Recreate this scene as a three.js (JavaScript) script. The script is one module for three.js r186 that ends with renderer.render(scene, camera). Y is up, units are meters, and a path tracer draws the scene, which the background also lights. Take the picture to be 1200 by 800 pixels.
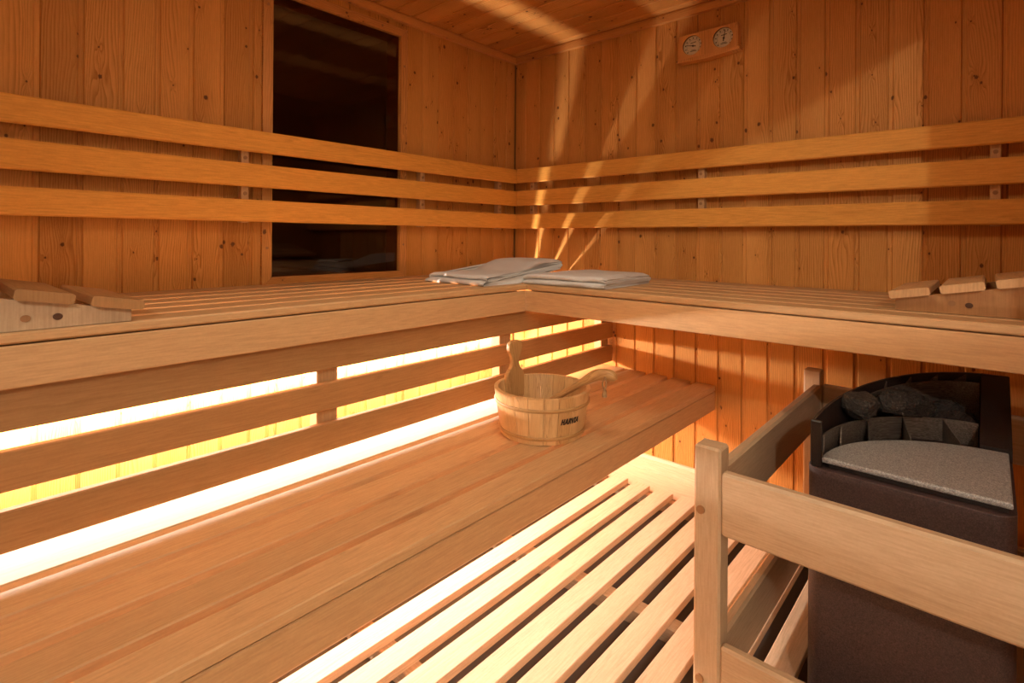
import * as THREE from 'three';
import { RectAreaLightUniformsLib } from 'three/addons/lights/RectAreaLightUniformsLib.js';
import { mergeGeometries } from 'three/addons/utils/BufferGeometryUtils.js';

// ---------------------------------------------------------------- camera, light, exposure
const scene = new THREE.Scene();
scene.background = new THREE.Color(0x000000);
const renderer = new THREE.WebGLRenderer({ antialias: true });
renderer.toneMapping = THREE.LinearToneMapping;
renderer.toneMappingExposure = 1.0;
renderer.shadowMap.enabled = true;
RectAreaLightUniformsLib.init();

const FOCAL = 626.2, HORIZON = 278.13;                     // pixels in the 1200 x 800 frame
const camera = new THREE.PerspectiveCamera(2 * Math.atan(400 / FOCAL) * 180 / Math.PI, 1.5, 0.05, 30);
{
  const yaw = 41.8011 * Math.PI / 180, roll = 0.4181 * Math.PI / 180;
  const f = new THREE.Vector3(-Math.sin(yaw), 0, -Math.cos(yaw)), r = new THREE.Vector3(Math.cos(yaw), 0, -Math.sin(yaw)), u = new THREE.Vector3(0, 1, 0);
  const r2 = r.clone().multiplyScalar(Math.cos(roll)).addScaledVector(u, Math.sin(roll));
  const u2 = u.clone().multiplyScalar(Math.cos(roll)).addScaledVector(r, -Math.sin(roll));
  camera.quaternion.setFromRotationMatrix(new THREE.Matrix4().makeBasis(r2, u2, f.clone().negate()));
  camera.position.set(1.98, 1.095, 2.235);
  camera.setViewOffset(1200, 800, 0, 400 - HORIZON, 1200, 800);   // lens shifted down, verticals stay upright
  camera.updateProjectionMatrix();
}
const TUBE = { x: 0.075, y: 0.62, z0: 0.10, z1: 2.45, radiance: 220, color: new THREE.Color(1.0, 0.89, 0.80) };
const HALL_LAMP = { x: 3.3, y: 2.535, z: 3.88, candela: 12, color: new THREE.Color(1.0, 0.93, 0.82) };
const FILL_PANEL = { x: 1.34, y: 2.07, z: 1.36, w: 0.42, d: 0.42, radiance: 12.5, color: new THREE.Color(1.0, 0.84, 0.60) };

// ---------------------------------------------------------------- helpers
function rng(seed) { return () => { seed |= 0; seed = seed + 0x6D2B79F5 | 0; let t = Math.imul(seed ^ seed >>> 15, 1 | seed); t = t + Math.imul(t ^ t >>> 7, 61 | t) ^ t; return ((t ^ t >>> 14) >>> 0) / 4294967296; }; }
const rand = rng(77);
const V = (x, y, z) => new THREE.Vector3(x, y, z);
const taken = new Map();
function numbered(n) { const k = taken.get(n) ?? 0; taken.set(n, k + 1); return k ? n + '_' + String(k).padStart(3, '0') : n; }
function thing(name, label, category, [x, y, z] = [0, 0, 0], group) {
  const o = new THREE.Group(); o.name = numbered(name); o.position.set(x, y, z); o.userData = { label, category };
  if (group) o.userData.group = group;
  scene.add(o); return o;
}
function structure(name, label, pos = [0, 0, 0]) {
  const o = new THREE.Group(); o.name = name; o.position.set(...pos); o.userData = { label, kind: 'structure', category: name.split('_')[0] };
  scene.add(o); return o;
}
function part(parent, name, geo, mat, world, label) {       // world = position in the room (parents are never turned unless noted)
  const m = new THREE.Mesh(geo, mat); m.name = name; m.castShadow = m.receiveShadow = true;
  if (world) { let w = V(...world); for (let p = parent; p && p !== scene; p = p.parent) w.sub(p.position); m.position.copy(w); }
  if (label) m.userData.label = label;
  parent.add(m); return m;
}
const UVM = 1;                                              // uv are metres; the textures carry their own repeat
function geoFrom(pos, uv) {
  const g = new THREE.BufferGeometry();
  g.setAttribute('position', new THREE.Float32BufferAttribute(pos, 3));
  g.setAttribute('uv', new THREE.Float32BufferAttribute(uv, 2));
  g.computeVertexNormals(); return g;
}
// box with chamfered edges, 44 triangles; the grain (v) runs along axis g
function cbox(sx, sy, sz, c = 0.003, g = null, r = rand) {
  const S = [sx / 2, sy / 2, sz / 2];
  if (g === null) g = sx >= sy && sx >= sz ? 0 : sz >= sy ? 2 : 1;
  const ou = r() * 4, ov = r() * 4, pos = [], uv = [];
  const P = (full, s) => [0, 1, 2].map((a) => s[a] * (full === a ? S[a] : S[a] - c));
  const tri = (a, b, d) => {
    const n = V(...b).sub(V(...a)).cross(V(...d).sub(V(...a)));
    const mid = V(...a).add(V(...b)).add(V(...d));
    if (n.dot(mid) < 0) [b, d] = [d, b];
    const an = [Math.abs(n.x), Math.abs(n.y), Math.abs(n.z)];
    let k = an.indexOf(Math.max(...an));
    let ua, va;
    if (k === g) { ua = (g + 1) % 3; va = (g + 2) % 3; } else { va = g; ua = 3 - g - k; }
    for (const p of [a, b, d]) { pos.push(...p); uv.push(p[ua] + ou + k * 0.13, p[va] + ov); }
  };
  const quad = (a, b, d, e) => { tri(a, b, d); tri(a, d, e); };
  for (let a = 0; a < 3; a++) for (const s of [-1, 1]) {
    const b = (a + 1) % 3, d = (a + 2) % 3, q = (t, w) => { const v = [0, 0, 0]; v[a] = s; v[b] = t; v[d] = w; return P(a, v); };
    quad(q(-1, -1), q(1, -1), q(1, 1), q(-1, 1));
  }
  for (let a = 0; a < 3; a++) { const b = (a + 1) % 3, d = (a + 2) % 3; for (const s of [-1, 1]) for (const t of [-1, 1]) {
    const q = (f, w) => { const v = [0, 0, 0]; v[a] = s; v[b] = t; v[d] = w; return P(f, v); };
    quad(q(a, -1), q(a, 1), q(b, 1), q(b, -1));
  } }
  for (const x of [-1, 1]) for (const y of [-1, 1]) for (const z of [-1, 1]) tri(P(0, [x, y, z]), P(1, [x, y, z]), P(2, [x, y, z]));
  return geoFrom(pos, uv);
}
// prism: polygon [a,b] swept from l0 to l1; map(a,b,l) gives the point; flat faces, uv = (outline length, sweep)
function prism(poly, l0, l1, map, r = rand) {
  const pos = [], uv = [], ou = r() * 4, ov = r() * 4;
  const cen = V(0, 0, 0); for (const [a, b] of poly) cen.add(V(...map(a, b, (l0 + l1) / 2))); cen.divideScalar(poly.length);
  const area = THREE.ShapeUtils.area(poly.map(([a, b]) => new THREE.Vector2(a, b)));
  const A = V(...map(1, 0, 0)).sub(V(...map(0, 0, 0))), B = V(...map(0, 1, 0)).sub(V(...map(0, 0, 0))), L = V(...map(0, 0, 1)).sub(V(...map(0, 0, 0)));
  const flip = (A.clone().cross(B).dot(L) * area) < 0;
  const tri = (p, q, s, a, b, d) => { const o = flip ? [[p, a], [s, d], [q, b]] : [[p, a], [q, b], [s, d]]; for (const [x, t] of o) { pos.push(...x); uv.push(t[0] + ou, t[1] + ov); } };
  let len = 0;
  for (let i = 0; i < poly.length; i++) {
    const [a, b] = poly[i], [c, d] = poly[(i + 1) % poly.length], e = Math.hypot(c - a, d - b);
    const p0 = map(a, b, l0), p1 = map(c, d, l0), q0 = map(a, b, l1), q1 = map(c, d, l1);
    tri(p0, p1, q1, [len, l0], [len + e, l0], [len + e, l1]); tri(p0, q1, q0, [len, l0], [len + e, l1], [len, l1]);
    len += e;
  }
  const pts = poly.map(([a, b]) => new THREE.Vector2(a, b));
  for (const [i, j, k] of THREE.ShapeUtils.triangulateShape(pts, [])) {
    const t = [i, j, k].map((n) => poly[n]);
    tri(map(...t[0], l1), map(...t[1], l1), map(...t[2], l1), t[0], t[1], t[2]);
    tri(map(...t[0], l0), map(...t[2], l0), map(...t[1], l0), t[0], t[2], t[1]);
  }
  return geoFrom(pos, uv);
}
function smooth(g) { const h = g.clone(); h.deleteAttribute('normal'); h.computeVertexNormals(); return h; }

// ---------------------------------------------------------------- procedural wood and other textures
function noiseTable(seed) { const r = rng(seed), t = new Float32Array(65536); for (let i = 0; i < 65536; i++) t[i] = r() * 2 - 1; return t; }
const NT = noiseTable(5);
function pnoise(x, y, px, py, s = 0) {                       // periodic value noise
  const xi = Math.floor(x), yi = Math.floor(y), fx = x - xi, fy = y - yi, sx = fx * fx * (3 - 2 * fx), sy = fy * fy * (3 - 2 * fy);
  const h = (a, b) => NT[((((a % px) + px) % px) * 131 + (((b % py) + py) % py) * 977 + s * 3571) & 65535];
  const a = h(xi, yi), b = h(xi + 1, yi), c = h(xi, yi + 1), d = h(xi + 1, yi + 1);
  return a + (b - a) * sx + (c - a) * sy + (a - b - c + d) * sx * sy;
}
const lerp = THREE.MathUtils.lerp, clamp = THREE.MathUtils.clamp, sstep = THREE.MathUtils.smoothstep;
const srgb = (x) => Math.round(255 * clamp(x <= 0.0031308 ? 12.92 * x : 1.055 * Math.pow(x, 1 / 2.4) - 0.055, 0, 1));
function texture(data, w, h, mw, mh, color) {
  const t = new THREE.DataTexture(data, w, h, THREE.RGBAFormat);
  t.wrapS = t.wrapT = THREE.RepeatWrapping; t.magFilter = THREE.LinearFilter; t.minFilter = THREE.LinearMipmapLinearFilter; t.generateMipmaps = true;
  if (color) t.colorSpace = THREE.SRGBColorSpace;
  t.repeat.set(1 / mw, 1 / mh); t.needsUpdate = true; return t;
}
// grain along v; all sizes in metres
function wood({ w, h, mw, mh, light, dark, knot, rings, warp, contrast, knots, fleck, seed }) {
  const data = new Uint8Array(w * h * 4), bump = new Uint8Array(w * h * 4), r = rng(seed);
  const K = []; for (let i = 0; i < knots; i++) K.push([r() * mw, r() * mh, 0.0025 + Math.pow(r(), 2) * 0.006, r()]);
  const ring = Math.round(mw / rings);
  for (let j = 0; j < h; j++) for (let i = 0; i < w; i++) {
    const u = (i + 0.5) / w * mw, v = (j + 0.5) / h * mh, U = u / mw, Vv = v / mh;
    let ph = U * ring + warp * pnoise(U * 10, Vv * 4, 10, 4, seed) + warp * 0.4 * pnoise(U * 26, Vv * 9, 26, 9, seed + 1) + 0.25 * pnoise(U * 120, Vv * 30, 120, 30, seed + 2);
    let kd = 0, halo = 0;
    for (const [ku, kv, kr] of K) {
      let du = u - ku, dv = v - kv; du -= Math.round(du / mw) * mw; dv -= Math.round(dv / mh) * mh;
      if (Math.abs(du) > 0.05 || Math.abs(dv) > 0.16) continue;
      const b = Math.exp(-(du * du) / (kr * kr * 9) - (dv * dv) / (kr * kr * 60));
      ph += b * Math.sign(du || 1) * 2.2 * (1 - Math.exp(-Math.abs(du) / kr));
      const d = Math.hypot(du * 1.15, dv * 0.9) / kr * (1 + 0.25 * pnoise(u * 400, v * 400, 9999, 9999, 3));
      kd = Math.max(kd, 1 - sstep(d, 0.75, 1.25)); halo = Math.max(halo, b * 0.55);
    }
    const fr = ph - Math.floor(ph), late = Math.pow(fr, 2.2) * (1 - sstep(fr, 0.9, 1));
    const cz = 0.55 + 0.6 * pnoise(U * 16, Vv * 2, 16, 2, seed + 4);
    const fine = pnoise(U * w / 2, Vv * h / 24, Math.floor(w / 2), Math.floor(h / 24), seed + 5) * fleck + pnoise(U * w / 3, Vv * h / 3, Math.floor(w / 3), Math.floor(h / 3), seed + 6) * fleck * 0.35;
    let m = clamp(late * contrast * Math.max(cz, 0.12) + halo * 0.35 + 0.16 * pnoise(U * 7, Vv * 3, 7, 3, seed + 7) * contrast + fine, -0.25, 1);
    const p = (j * w + i) * 4;
    for (let c = 0; c < 3; c++) { let x = lerp(light[c], dark[c], m); x = lerp(x, knot[c], kd * 0.85); data[p + c] = srgb(x); }
    data[p + 3] = 255;
    const bb = clamp(150 - 70 * late * contrast - 40 * kd + 60 * fine, 0, 255); bump[p] = bump[p + 1] = bump[p + 2] = bb; bump[p + 3] = 255;
  }
  return { map: texture(data, w, h, mw, mh, true), bump: texture(bump, w, h, mw, mh, false) };
}
const spruceTex = wood({ w: 1024, h: 2048, mw: 0.8, mh: 2.0, light: [0.67, 0.310, 0.082], dark: [0.33, 0.112, 0.016], knot: [0.085, 0.026, 0.010], rings: 0.0062, warp: 2.6, contrast: 1.0, knots: 120, fleck: 0.10, seed: 11 });
const benchTex = wood({ w: 512, h: 2048, mw: 0.5, mh: 2.4, light: [0.62, 0.375, 0.175], dark: [0.33, 0.165, 0.060], knot: [0.2, 0.09, 0.03], rings: 0.019, warp: 2.4, contrast: 0.34, knots: 0, fleck: 0.17, seed: 23 });
const pineTex = wood({ w: 512, h: 1024, mw: 0.3, mh: 0.6, light: [0.74, 0.47, 0.21], dark: [0.40, 0.19, 0.06], knot: [0.2, 0.09, 0.03], rings: 0.0075, warp: 2.2, contrast: 1.0, knots: 0, fleck: 0.10, seed: 31 });
const tint = (t, r, g, b, rough = 0.55, bs = 0.0006) => new THREE.MeshStandardMaterial({ map: t.map, bumpMap: t.bump, bumpScale: bs, roughness: rough, color: new THREE.Color().setRGB(r, g, b) });
const tintDull = (t, r, g, b) => new THREE.MeshPhysicalMaterial({ map: t.map, bumpMap: t.bump, bumpScale: 0.0006, roughness: 0.6, specularIntensity: 0.35, color: new THREE.Color().setRGB(r, g, b) });
const M = {
  wall: [tintDull(spruceTex, 1, 1, 1), tintDull(spruceTex, 0.94, 0.93, 0.9), tintDull(spruceTex, 1.0, 0.96, 0.9), tintDull(spruceTex, 0.9, 0.87, 0.82)],
  backing: new THREE.MeshStandardMaterial({ color: new THREE.Color().setRGB(0.3, 0.14, 0.04), roughness: 0.8 }),
  trim: tint(spruceTex, 0.95, 0.92, 0.88),
  bench: [tint(benchTex, 1, 1, 1), tint(benchTex, 0.90, 0.89, 0.87), tint(benchTex, 0.96, 0.92, 0.88)],
  slat: [tint(benchTex, 1.14, 1.34, 1.9), tint(benchTex, 1.12, 1.3, 1.8), tint(benchTex, 1.08, 1.24, 1.7)],
  rest: [tintDull(benchTex, 1.3, 1.0, 0.42), tintDull(benchTex, 1.24, 0.96, 0.42), tintDull(benchTex, 1.32, 1.03, 0.46)],
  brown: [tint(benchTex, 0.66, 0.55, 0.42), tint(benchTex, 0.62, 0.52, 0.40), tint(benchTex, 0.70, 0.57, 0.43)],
  guard: tint(benchTex, 0.86, 1.0, 1.28),
  pine: [tint(pineTex, 1, 1, 1, 0.5), tint(pineTex, 0.93, 0.9, 0.84, 0.5), tint(pineTex, 0.86, 0.8, 0.72, 0.5)],
  pineDark: tint(pineTex, 0.72, 0.64, 0.52, 0.5),
  plug: tint(benchTex, 0.55, 0.45, 0.38),
  dowelDark: tint(benchTex, 0.16, 0.11, 0.09),
  steel: new THREE.MeshStandardMaterial({ color: new THREE.Color().setRGB(0.55, 0.42, 0.28), roughness: 0.4, metalness: 0.8 }),
  glassTint: new THREE.MeshPhysicalMaterial({ color: new THREE.Color().setRGB(0.62, 0.46, 0.36), roughness: 0.02, transmission: 1, thickness: 0, ior: 1.5 }),
  pane: new THREE.MeshPhysicalMaterial({ color: 0xffffff, roughness: 0, transmission: 1, thickness: 0, ior: 1.45 }),
  concrete: new THREE.MeshStandardMaterial({ color: new THREE.Color().setRGB(0.20, 0.155, 0.125), roughness: 0.85 }),
  plaster: new THREE.MeshStandardMaterial({ color: new THREE.Color().setRGB(0.75, 0.68, 0.58), roughness: 0.9 }),
};
const pick = (a) => a[Math.floor(rand() * a.length)];

// ---------------------------------------------------------------- room shell
const H = 2.095, XR = 2.25, ZF = 3.35, PITCH = 0.0966, GR = 0.011, BT = 0.014;
// tongue-and-groove board: outline across (a) and out of the wall (b)
const tgPoly = (w) => [[0, -BT], [w, -BT], [w, -0.004], [w - 0.003, 0], [GR + 0.004, 0], [GR, -0.006], [0, -0.006]];
function boards(wall, a0, a1, start, make) {                 // make(lo, hi) builds pieces of one board
  let lo = a0, next = start; while (next <= a0 + 0.004) next += PITCH;
  while (lo < a1 - 0.004) { const hi = Math.min(next, a1); make(lo, hi); lo = hi; next += PITCH; }
}
const WIN = { z0: 0.787, z1: 1.359, y0: 0.942, y1: 1.992, c: 0.036 };
const wallLeft = structure('wall_left', 'spruce tongue-and-groove panelled wall with dark window');
{
  const bk = (y0, y1, z0, z1) => part(wallLeft, 'backing', cbox(0.08, y1 - y0, z1 - z0, 0.0005), M.backing, [-0.0545, (y0 + y1) / 2, (z0 + z1) / 2]);
  bk(-0.05, H + 0.05, -0.1, WIN.z0); bk(-0.05, H + 0.05, WIN.z1, ZF + 0.1); bk(-0.05, WIN.y0, WIN.z0, WIN.z1); bk(WIN.y1, H + 0.05, WIN.z0, WIN.z1);
}
const side = structure('wall_next_room', 'plain plastered walls of the unlit room behind the window');
for (const [sx, sy, sz, x, y, z] of [[0.1, 2.6, 5.2, -3.15, 1.2, 1.6], [3.1, 2.6, 0.1, -1.6, 1.2, -0.95], [3.1, 2.6, 0.1, -1.6, 1.2, 4.15], [3.1, 0.1, 5.2, -1.6, -0.1, 1.6], [3.1, 0.1, 5.2, -1.6, 2.5, 1.6]]) part(side, 'panel', cbox(sx, sy, sz, 0.001), M.plaster, [x, y, z]);
part(side, 'panel', cbox(0.04, 2.6, 0.9, 0.001), M.plaster, [-0.08, 1.2, -0.5]); part(side, 'panel', cbox(0.04, 2.6, 0.85, 0.001), M.plaster, [-0.08, 1.2, ZF + 0.46]); part(side, 'panel', cbox(0.04, 0.35, 5.2, 0.001), M.plaster, [-0.08, H + 0.22, 1.6]);
boards(wallLeft, 0, ZF, 0.072, (lo, hi) => {
  const mat = pick(M.wall), mk = (z0, z1, y0, y1) => { if (z1 - z0 > 0.006 && y1 - y0 > 0.01) part(wallLeft, 'board', prism(z1 - z0 > 0.03 ? tgPoly(z1 - z0) : [[0, -BT], [z1 - z0, -BT], [z1 - z0, 0], [0, 0]], y0, y1, (a, b, l) => [b, l, a]), mat, [0, 0, z0]); };
  const a = Math.max(lo, WIN.z0), b = Math.min(hi, WIN.z1);
  if (a >= b) return mk(lo, hi, 0, H);
  mk(lo, a, 0, H); mk(b, hi, 0, H); mk(a, b, 0, WIN.y0); mk(a, b, WIN.y1, H);
});
const wallBack = structure('wall_back', 'spruce tongue-and-groove panelled wall behind the heater');
part(wallBack, 'backing', cbox(XR + 0.3, H + 0.1, 0.08, 0.001), M.backing, [XR / 2, H / 2, -BT - 0.041]);
boards(wallBack, 0, XR + 0.02, 0.075, (lo, hi) => part(wallBack, 'board', prism(hi - lo > 0.03 ? tgPoly(hi - lo) : [[0, -BT], [hi - lo, -BT], [hi - lo, 0], [0, 0]], 0, H, (a, b, l) => [a, l, b]), pick(M.wall), [lo, 0, 0]));
const ceil = structure('ceiling', 'spruce board ceiling');
part(ceil, 'backing', cbox(XR + 0.3, 0.08, ZF + 0.3, 0.001), M.backing, [XR / 2, H + BT + 0.041, ZF / 2]);
boards(ceil, 0, ZF, 0.05, (lo, hi) => part(ceil, 'board', prism(hi - lo > 0.03 ? tgPoly(hi - lo) : [[0, -BT], [hi - lo, -BT], [hi - lo, 0], [0, 0]], 0, XR + 0.02, (a, b, l) => [l, -b, a]), pick(M.wall), [0, H, lo]));
// the walls beside and behind the camera; a glass front with a door opens from the right wall to the hall
const GL = { z0: 1.15, z1: 3.28, y1: 2.045 };
const wallRight = structure('wall_right', 'spruce panelled wall with a glass front');
part(wallRight, 'panel', cbox(0.1, H, GL.z0, 0.002, 1), M.wall[0], [XR + 0.05, H / 2, GL.z0 / 2]);
part(wallRight, 'panel', cbox(0.1, H - GL.y1, ZF - GL.z0, 0.002, 1), M.wall[0], [XR + 0.05, (H + GL.y1) / 2, (ZF + GL.z0) / 2]);
part(wallRight, 'panel', cbox(0.1, GL.y1, ZF - GL.z1, 0.002, 1), M.wall[0], [XR + 0.05, GL.y1 / 2, (ZF + GL.z1) / 2]);
const wallFront = structure('wall_front', 'spruce panelled wall behind the camera');
part(wallFront, 'panel', cbox(XR + 0.4, H + 0.2, 0.1, 0.002, 1), M.wall[2], [XR / 2, H / 2, ZF + 0.05]);
const door = structure('door_1', 'frameless clear glass door and side panel', [XR + 0.05, 0, 2.2]);
part(door, 'pane', cbox(0.008, GL.y1 - 0.01, 1.055, 0.001), M.pane, [XR + 0.05, GL.y1 / 2, GL.z0 + 0.533]);
part(door, 'pane', cbox(0.008, GL.y1 - 0.01, 1.055, 0.001), M.pane, [XR + 0.05, GL.y1 / 2, GL.z1 - 0.533]);
const floor = structure('floor', 'dark floor under the duckboard');
part(floor, 'slab', cbox(XR + 0.4, 0.1, ZF + 0.3, 0.001), M.concrete, [XR / 2, -0.05, ZF / 2]);
// hall outside the glass
const hall = structure('wall_hall', 'plain plastered hall outside the glass front');
const hx0 = XR + 0.12, hx1 = 4.6, hz0 = 0.2, hz1 = 5.2, hh = 2.7, hcx = (hx0 + hx1) / 2, hcz = (hz0 + hz1) / 2;
part(hall, 'hall_floor', cbox(hx1 - hx0, 0.1, hz1 - hz0, 0.001), M.concrete, [hcx, -0.05, hcz]);
part(hall, 'hall_ceiling', cbox(hx1 - hx0, 0.1, hz1 - hz0, 0.001), M.plaster, [hcx, hh + 0.05, hcz]);
part(hall, 'hall_panel', cbox(0.1, hh, hz1 - hz0, 0.001), M.plaster, [hx1 + 0.05, hh / 2, hcz]);
for (const z of [hz0 - 0.05, hz1 + 0.05]) part(hall, 'hall_panel', cbox(hx1 - hx0, hh, 0.1, 0.001), M.plaster, [hcx, hh / 2, z]);
part(hall, 'hall_panel', cbox(0.1, hh, hz1 - ZF - 0.1, 0.001), M.plaster, [hx0 - 0.05, hh / 2, (hz1 + ZF + 0.1) / 2]);
part(hall, 'hall_panel', cbox(0.1, hh - H - 0.06, ZF - hz0 + 0.1, 0.001), M.plaster, [hx0 - 0.05, (hh + H + 0.06) / 2, (ZF + 0.1 + hz0) / 2]);

// cornices and skirting
const trimLeft = structure('trim_1', 'spruce cornice strip along the window wall');
part(trimLeft, 'strip', prism([[0, 0], [0.022, 0], [0.022, 0.03], [0.016, 0.04], [0, 0.04]], 0, ZF, (a, b, l) => [a, b, l]), M.trim, [0, H - 0.04, 0]);
const trimBack = structure('trim_2', 'spruce cornice strip along the heater wall');
part(trimBack, 'strip', prism([[0, 0], [0.022, 0], [0.022, 0.03], [0.016, 0.04], [0, 0.04]], 0.022, XR, (a, b, l) => [l, b, a]), M.trim, [0, H - 0.04, 0]);
const skirt = structure('baseboard_back', 'pale wooden skirting board below the panelling');
part(skirt, 'strip', prism([[0, 0], [0.02, 0], [0.02, 0.062], [0.012, 0.073], [0, 0.073]], 0, XR, (a, b, l) => [l, b, a]), M.slat[0], [0, 0.038, 0]);

// window: mitred casing round a dark pane
const win = structure('window_1', 'tall dark glass window with narrow spruce casing', [0, WIN.y0, (WIN.z0 + WIN.z1) / 2]);
part(win, 'pane', cbox(0.006, WIN.y1 - WIN.y0, WIN.z1 - WIN.z0, 0.0005), M.glassTint, [-0.009, (WIN.y0 + WIN.y1) / 2, (WIN.z0 + WIN.z1) / 2], 'brown tinted glass');
{
  const { z0, z1, y0, y1, c } = WIN, g = 0.0006;
  const trap = (poly, along) => prism(poly, 0, 0.013, (a, b, l) => along ? [l, b, a] : [l, b, a]);
  part(win, 'casing', trap([[z0, y0 + g], [z0, y1 - g], [z0 - c, y1 + c - g], [z0 - c, y0 - c + g]]), M.trim, [0, 0, 0]);
  part(win, 'casing', trap([[z1, y0 + g], [z1 + c, y0 - c + g], [z1 + c, y1 + c - g], [z1, y1 - g]]), M.trim, [0, 0, 0]);
  const lieTrim = (poly) => { const q = prism(poly, 0, 0.013, (a, b, l) => [l, b, a]); const u = q.attributes.uv; for (let i = 0; i < u.count; i++) u.setXY(i, q.attributes.position.getY(i), q.attributes.position.getZ(i)); return q; };
  part(win, 'casing', lieTrim([[z0 + g, y1], [z1 - g, y1], [z1 + c - g, y1 + c], [z0 - c + g, y1 + c]]), M.trim, [0, 0, 0]);
  part(win, 'casing', lieTrim([[z0 + g, y0], [z0 - c + g, y0 - c], [z1 + c - g, y0 - c], [z1 - g, y0]]), M.trim, [0, 0, 0]);
  const plugG = new THREE.CylinderGeometry(0.005, 0.005, 0.002, 12); plugG.rotateZ(Math.PI / 2);
  for (const [z, y] of [[z0 - 0.018, 1.86], [z0 - 0.018, 1.06], [z1 + 0.018, 1.94], [z1 + 0.018, 1.05], [z0 + 0.10, y1 + 0.018]]) part(win, 'plug', plugG, M.plug, [0.0135, y, z]);
}

// ---------------------------------------------------------------- duckboard on the floor
const FT = 0.067;                                            // top of the floor slats
const duck = thing('duckboard', 'pale wooden slatted duckboard covering the floor', 'duckboard', [1.3, 0, 1.3]);
part(duck, 'end_board', cbox(1.98, 0.03, 0.172, 0.002), M.slat[0], [1.24, 0.03, 0.107]);
for (let k = -5; k < 15; k++) { const x = 0.763 + 0.1015 * k; if (x > 2.17) break; part(duck, 'slat', cbox(0.068, 0.022, 3.1, 0.002, 2), pick(M.slat), [x + 0.034, FT - 0.011, 0.188 + 1.55 + 0.002]); }
for (const z of [0.85, 1.42, 2.0, 2.6, 3.2]) part(duck, 'batten', cbox(1.96, 0.044, 0.05, 0.002, 0), M.slat[2], [1.23, 0.0225, z]);
part(duck, 'batten', cbox(1.96, 0.044, 0.03, 0.002, 0), M.slat[2], [1.23, 0.0225, 0.215]);

// ---------------------------------------------------------------- benches
const BTOP = 0.916, SLT = 0.021, P2 = 0.1065, SW = 0.0945, SU = 0.0885;
const b1 = thing('sauna_bench', 'high slatted wooden bench below the dark window, light shining up between its slats', 'bench', [0.33, 0.814, 1.3], 'high corner benches');
const WL = 0.6617, WR = 0.6775;
for (let k = 0; k < 6; k++) { const x1 = WL - P2 * k, x0 = k === 5 ? -0.0055 : x1 - SU; part(b1, 'slat', cbox(x1 - x0, SLT, ZF - 0.02, 0.004, 2), pick(M.bench), [(x0 + x1) / 2, BTOP - SLT / 2, ZF / 2]); }
part(b1, 'apron', cbox(0.024, 0.078, ZF - WR - 0.006, 0.0025, 2), M.bench[0], [WL - 0.001 - 0.012, 0.8525, (ZF + WR - 0.002) / 2]);
part(b1, 'cleat', cbox(0.02, 0.03, ZF - WR - 0.03, 0.001, 2), M.bench[1], [WL - 0.0365, 0.8785, (ZF + WR - 0.004) / 2 + 0.012]);
for (const z of [0.745, 1.472, 2.3]) part(b1, 'bearer', cbox(WL - 0.052, 0.07, 0.035, 0.002, 0), M.bench[1], [(WL - 0.050) / 2 + 0.001, BTOP - SLT - 0.036, z]);
const b2 = thing('sauna_bench', 'high slatted wooden bench running behind the heater below the gauge', 'bench', [1.45, 0.814, 0.34], 'high corner benches');
for (let k = 0; k < 6; k++) { const z1 = WR - P2 * k, z0 = k === 5 ? 0.006 : z1 - SU; part(b2, 'slat', cbox(XR - WL - 0.006, SLT, z1 - z0, 0.004, 0), pick(M.bench), [(XR + WL) / 2, BTOP - SLT / 2, (z0 + z1) / 2]); }
part(b2, 'apron', cbox(XR - WL + 0.022, 0.078, 0.024, 0.0025, 0), M.bench[2], [(XR + WL - 0.028) / 2 + 0.001, 0.8525, WR - 0.001 - 0.012]);
part(b2, 'cleat', cbox(XR - WL - 0.006, 0.03, 0.02, 0.001, 0), M.bench[1], [(XR + WL) / 2, 0.8785, WR - 0.0365]);
for (const x of [0.70, 1.45, 2.15]) part(b2, 'bearer', cbox(0.035, 0.07, WR - 0.052, 0.002, 2), M.bench[1], [x, BTOP - SLT - 0.036, (WR - 0.050) / 2 + 0.001]);
// low bench
const LT = 0.485, W2 = 1.131;
const b3 = thing('step_bench', 'low slatted wooden bench with the bucket on it', 'bench', [0.87, 0.385, 1.3]);
for (let k = 0; k < 5; k++) { const x1 = W2 - P2 * k, x0 = k === 4 ? 0.565 : x1 - SW + 0.0115; part(b3, 'slat', cbox(x1 - x0, 0.024, ZF - 0.012, 0.0025, 2), M.bench[[0, 1, 2, 1, 0][k]], [(x0 + x1) / 2, LT - 0.012, ZF / 2 + 0.002]); }
part(b3, 'apron', cbox(0.024, 0.076, ZF - 0.012, 0.0025, 2), M.bench[1], [W2 - 0.001 - 0.012, 0.4205, ZF / 2 + 0.002]);
part(b3, 'cleat', cbox(0.018, 0.026, ZF - 0.02, 0.001, 2), M.bench[2], [W2 - 0.0345, 0.4475, ZF / 2 + 0.002]);
for (const z of [0.06, 0.745, 1.472, 2.3]) part(b3, 'bearer', cbox(0.50, 0.05, 0.035, 0.002, 0), M.bench[2], [0.825, LT - 0.024 - 0.0255, z]);
// backrest of the low bench: three slats on uprights under the high bench
const br = thing('bench_backrest', 'three-slat wooden backrest under the high bench with bright gaps', 'backrest', [0.62, 0, 1.3]);
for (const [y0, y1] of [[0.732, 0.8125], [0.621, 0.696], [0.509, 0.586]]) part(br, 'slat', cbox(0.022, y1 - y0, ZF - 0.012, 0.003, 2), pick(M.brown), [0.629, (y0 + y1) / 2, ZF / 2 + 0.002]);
for (const [z, w] of [[0.045, 0.06], [0.745, 0.062], [1.472, 0.062], [2.3, 0.062]]) part(br, 'upright', cbox(0.04, 0.283, w, 0.002, 1), M.bench[1], [0.5975, 0.681, z]);

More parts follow.
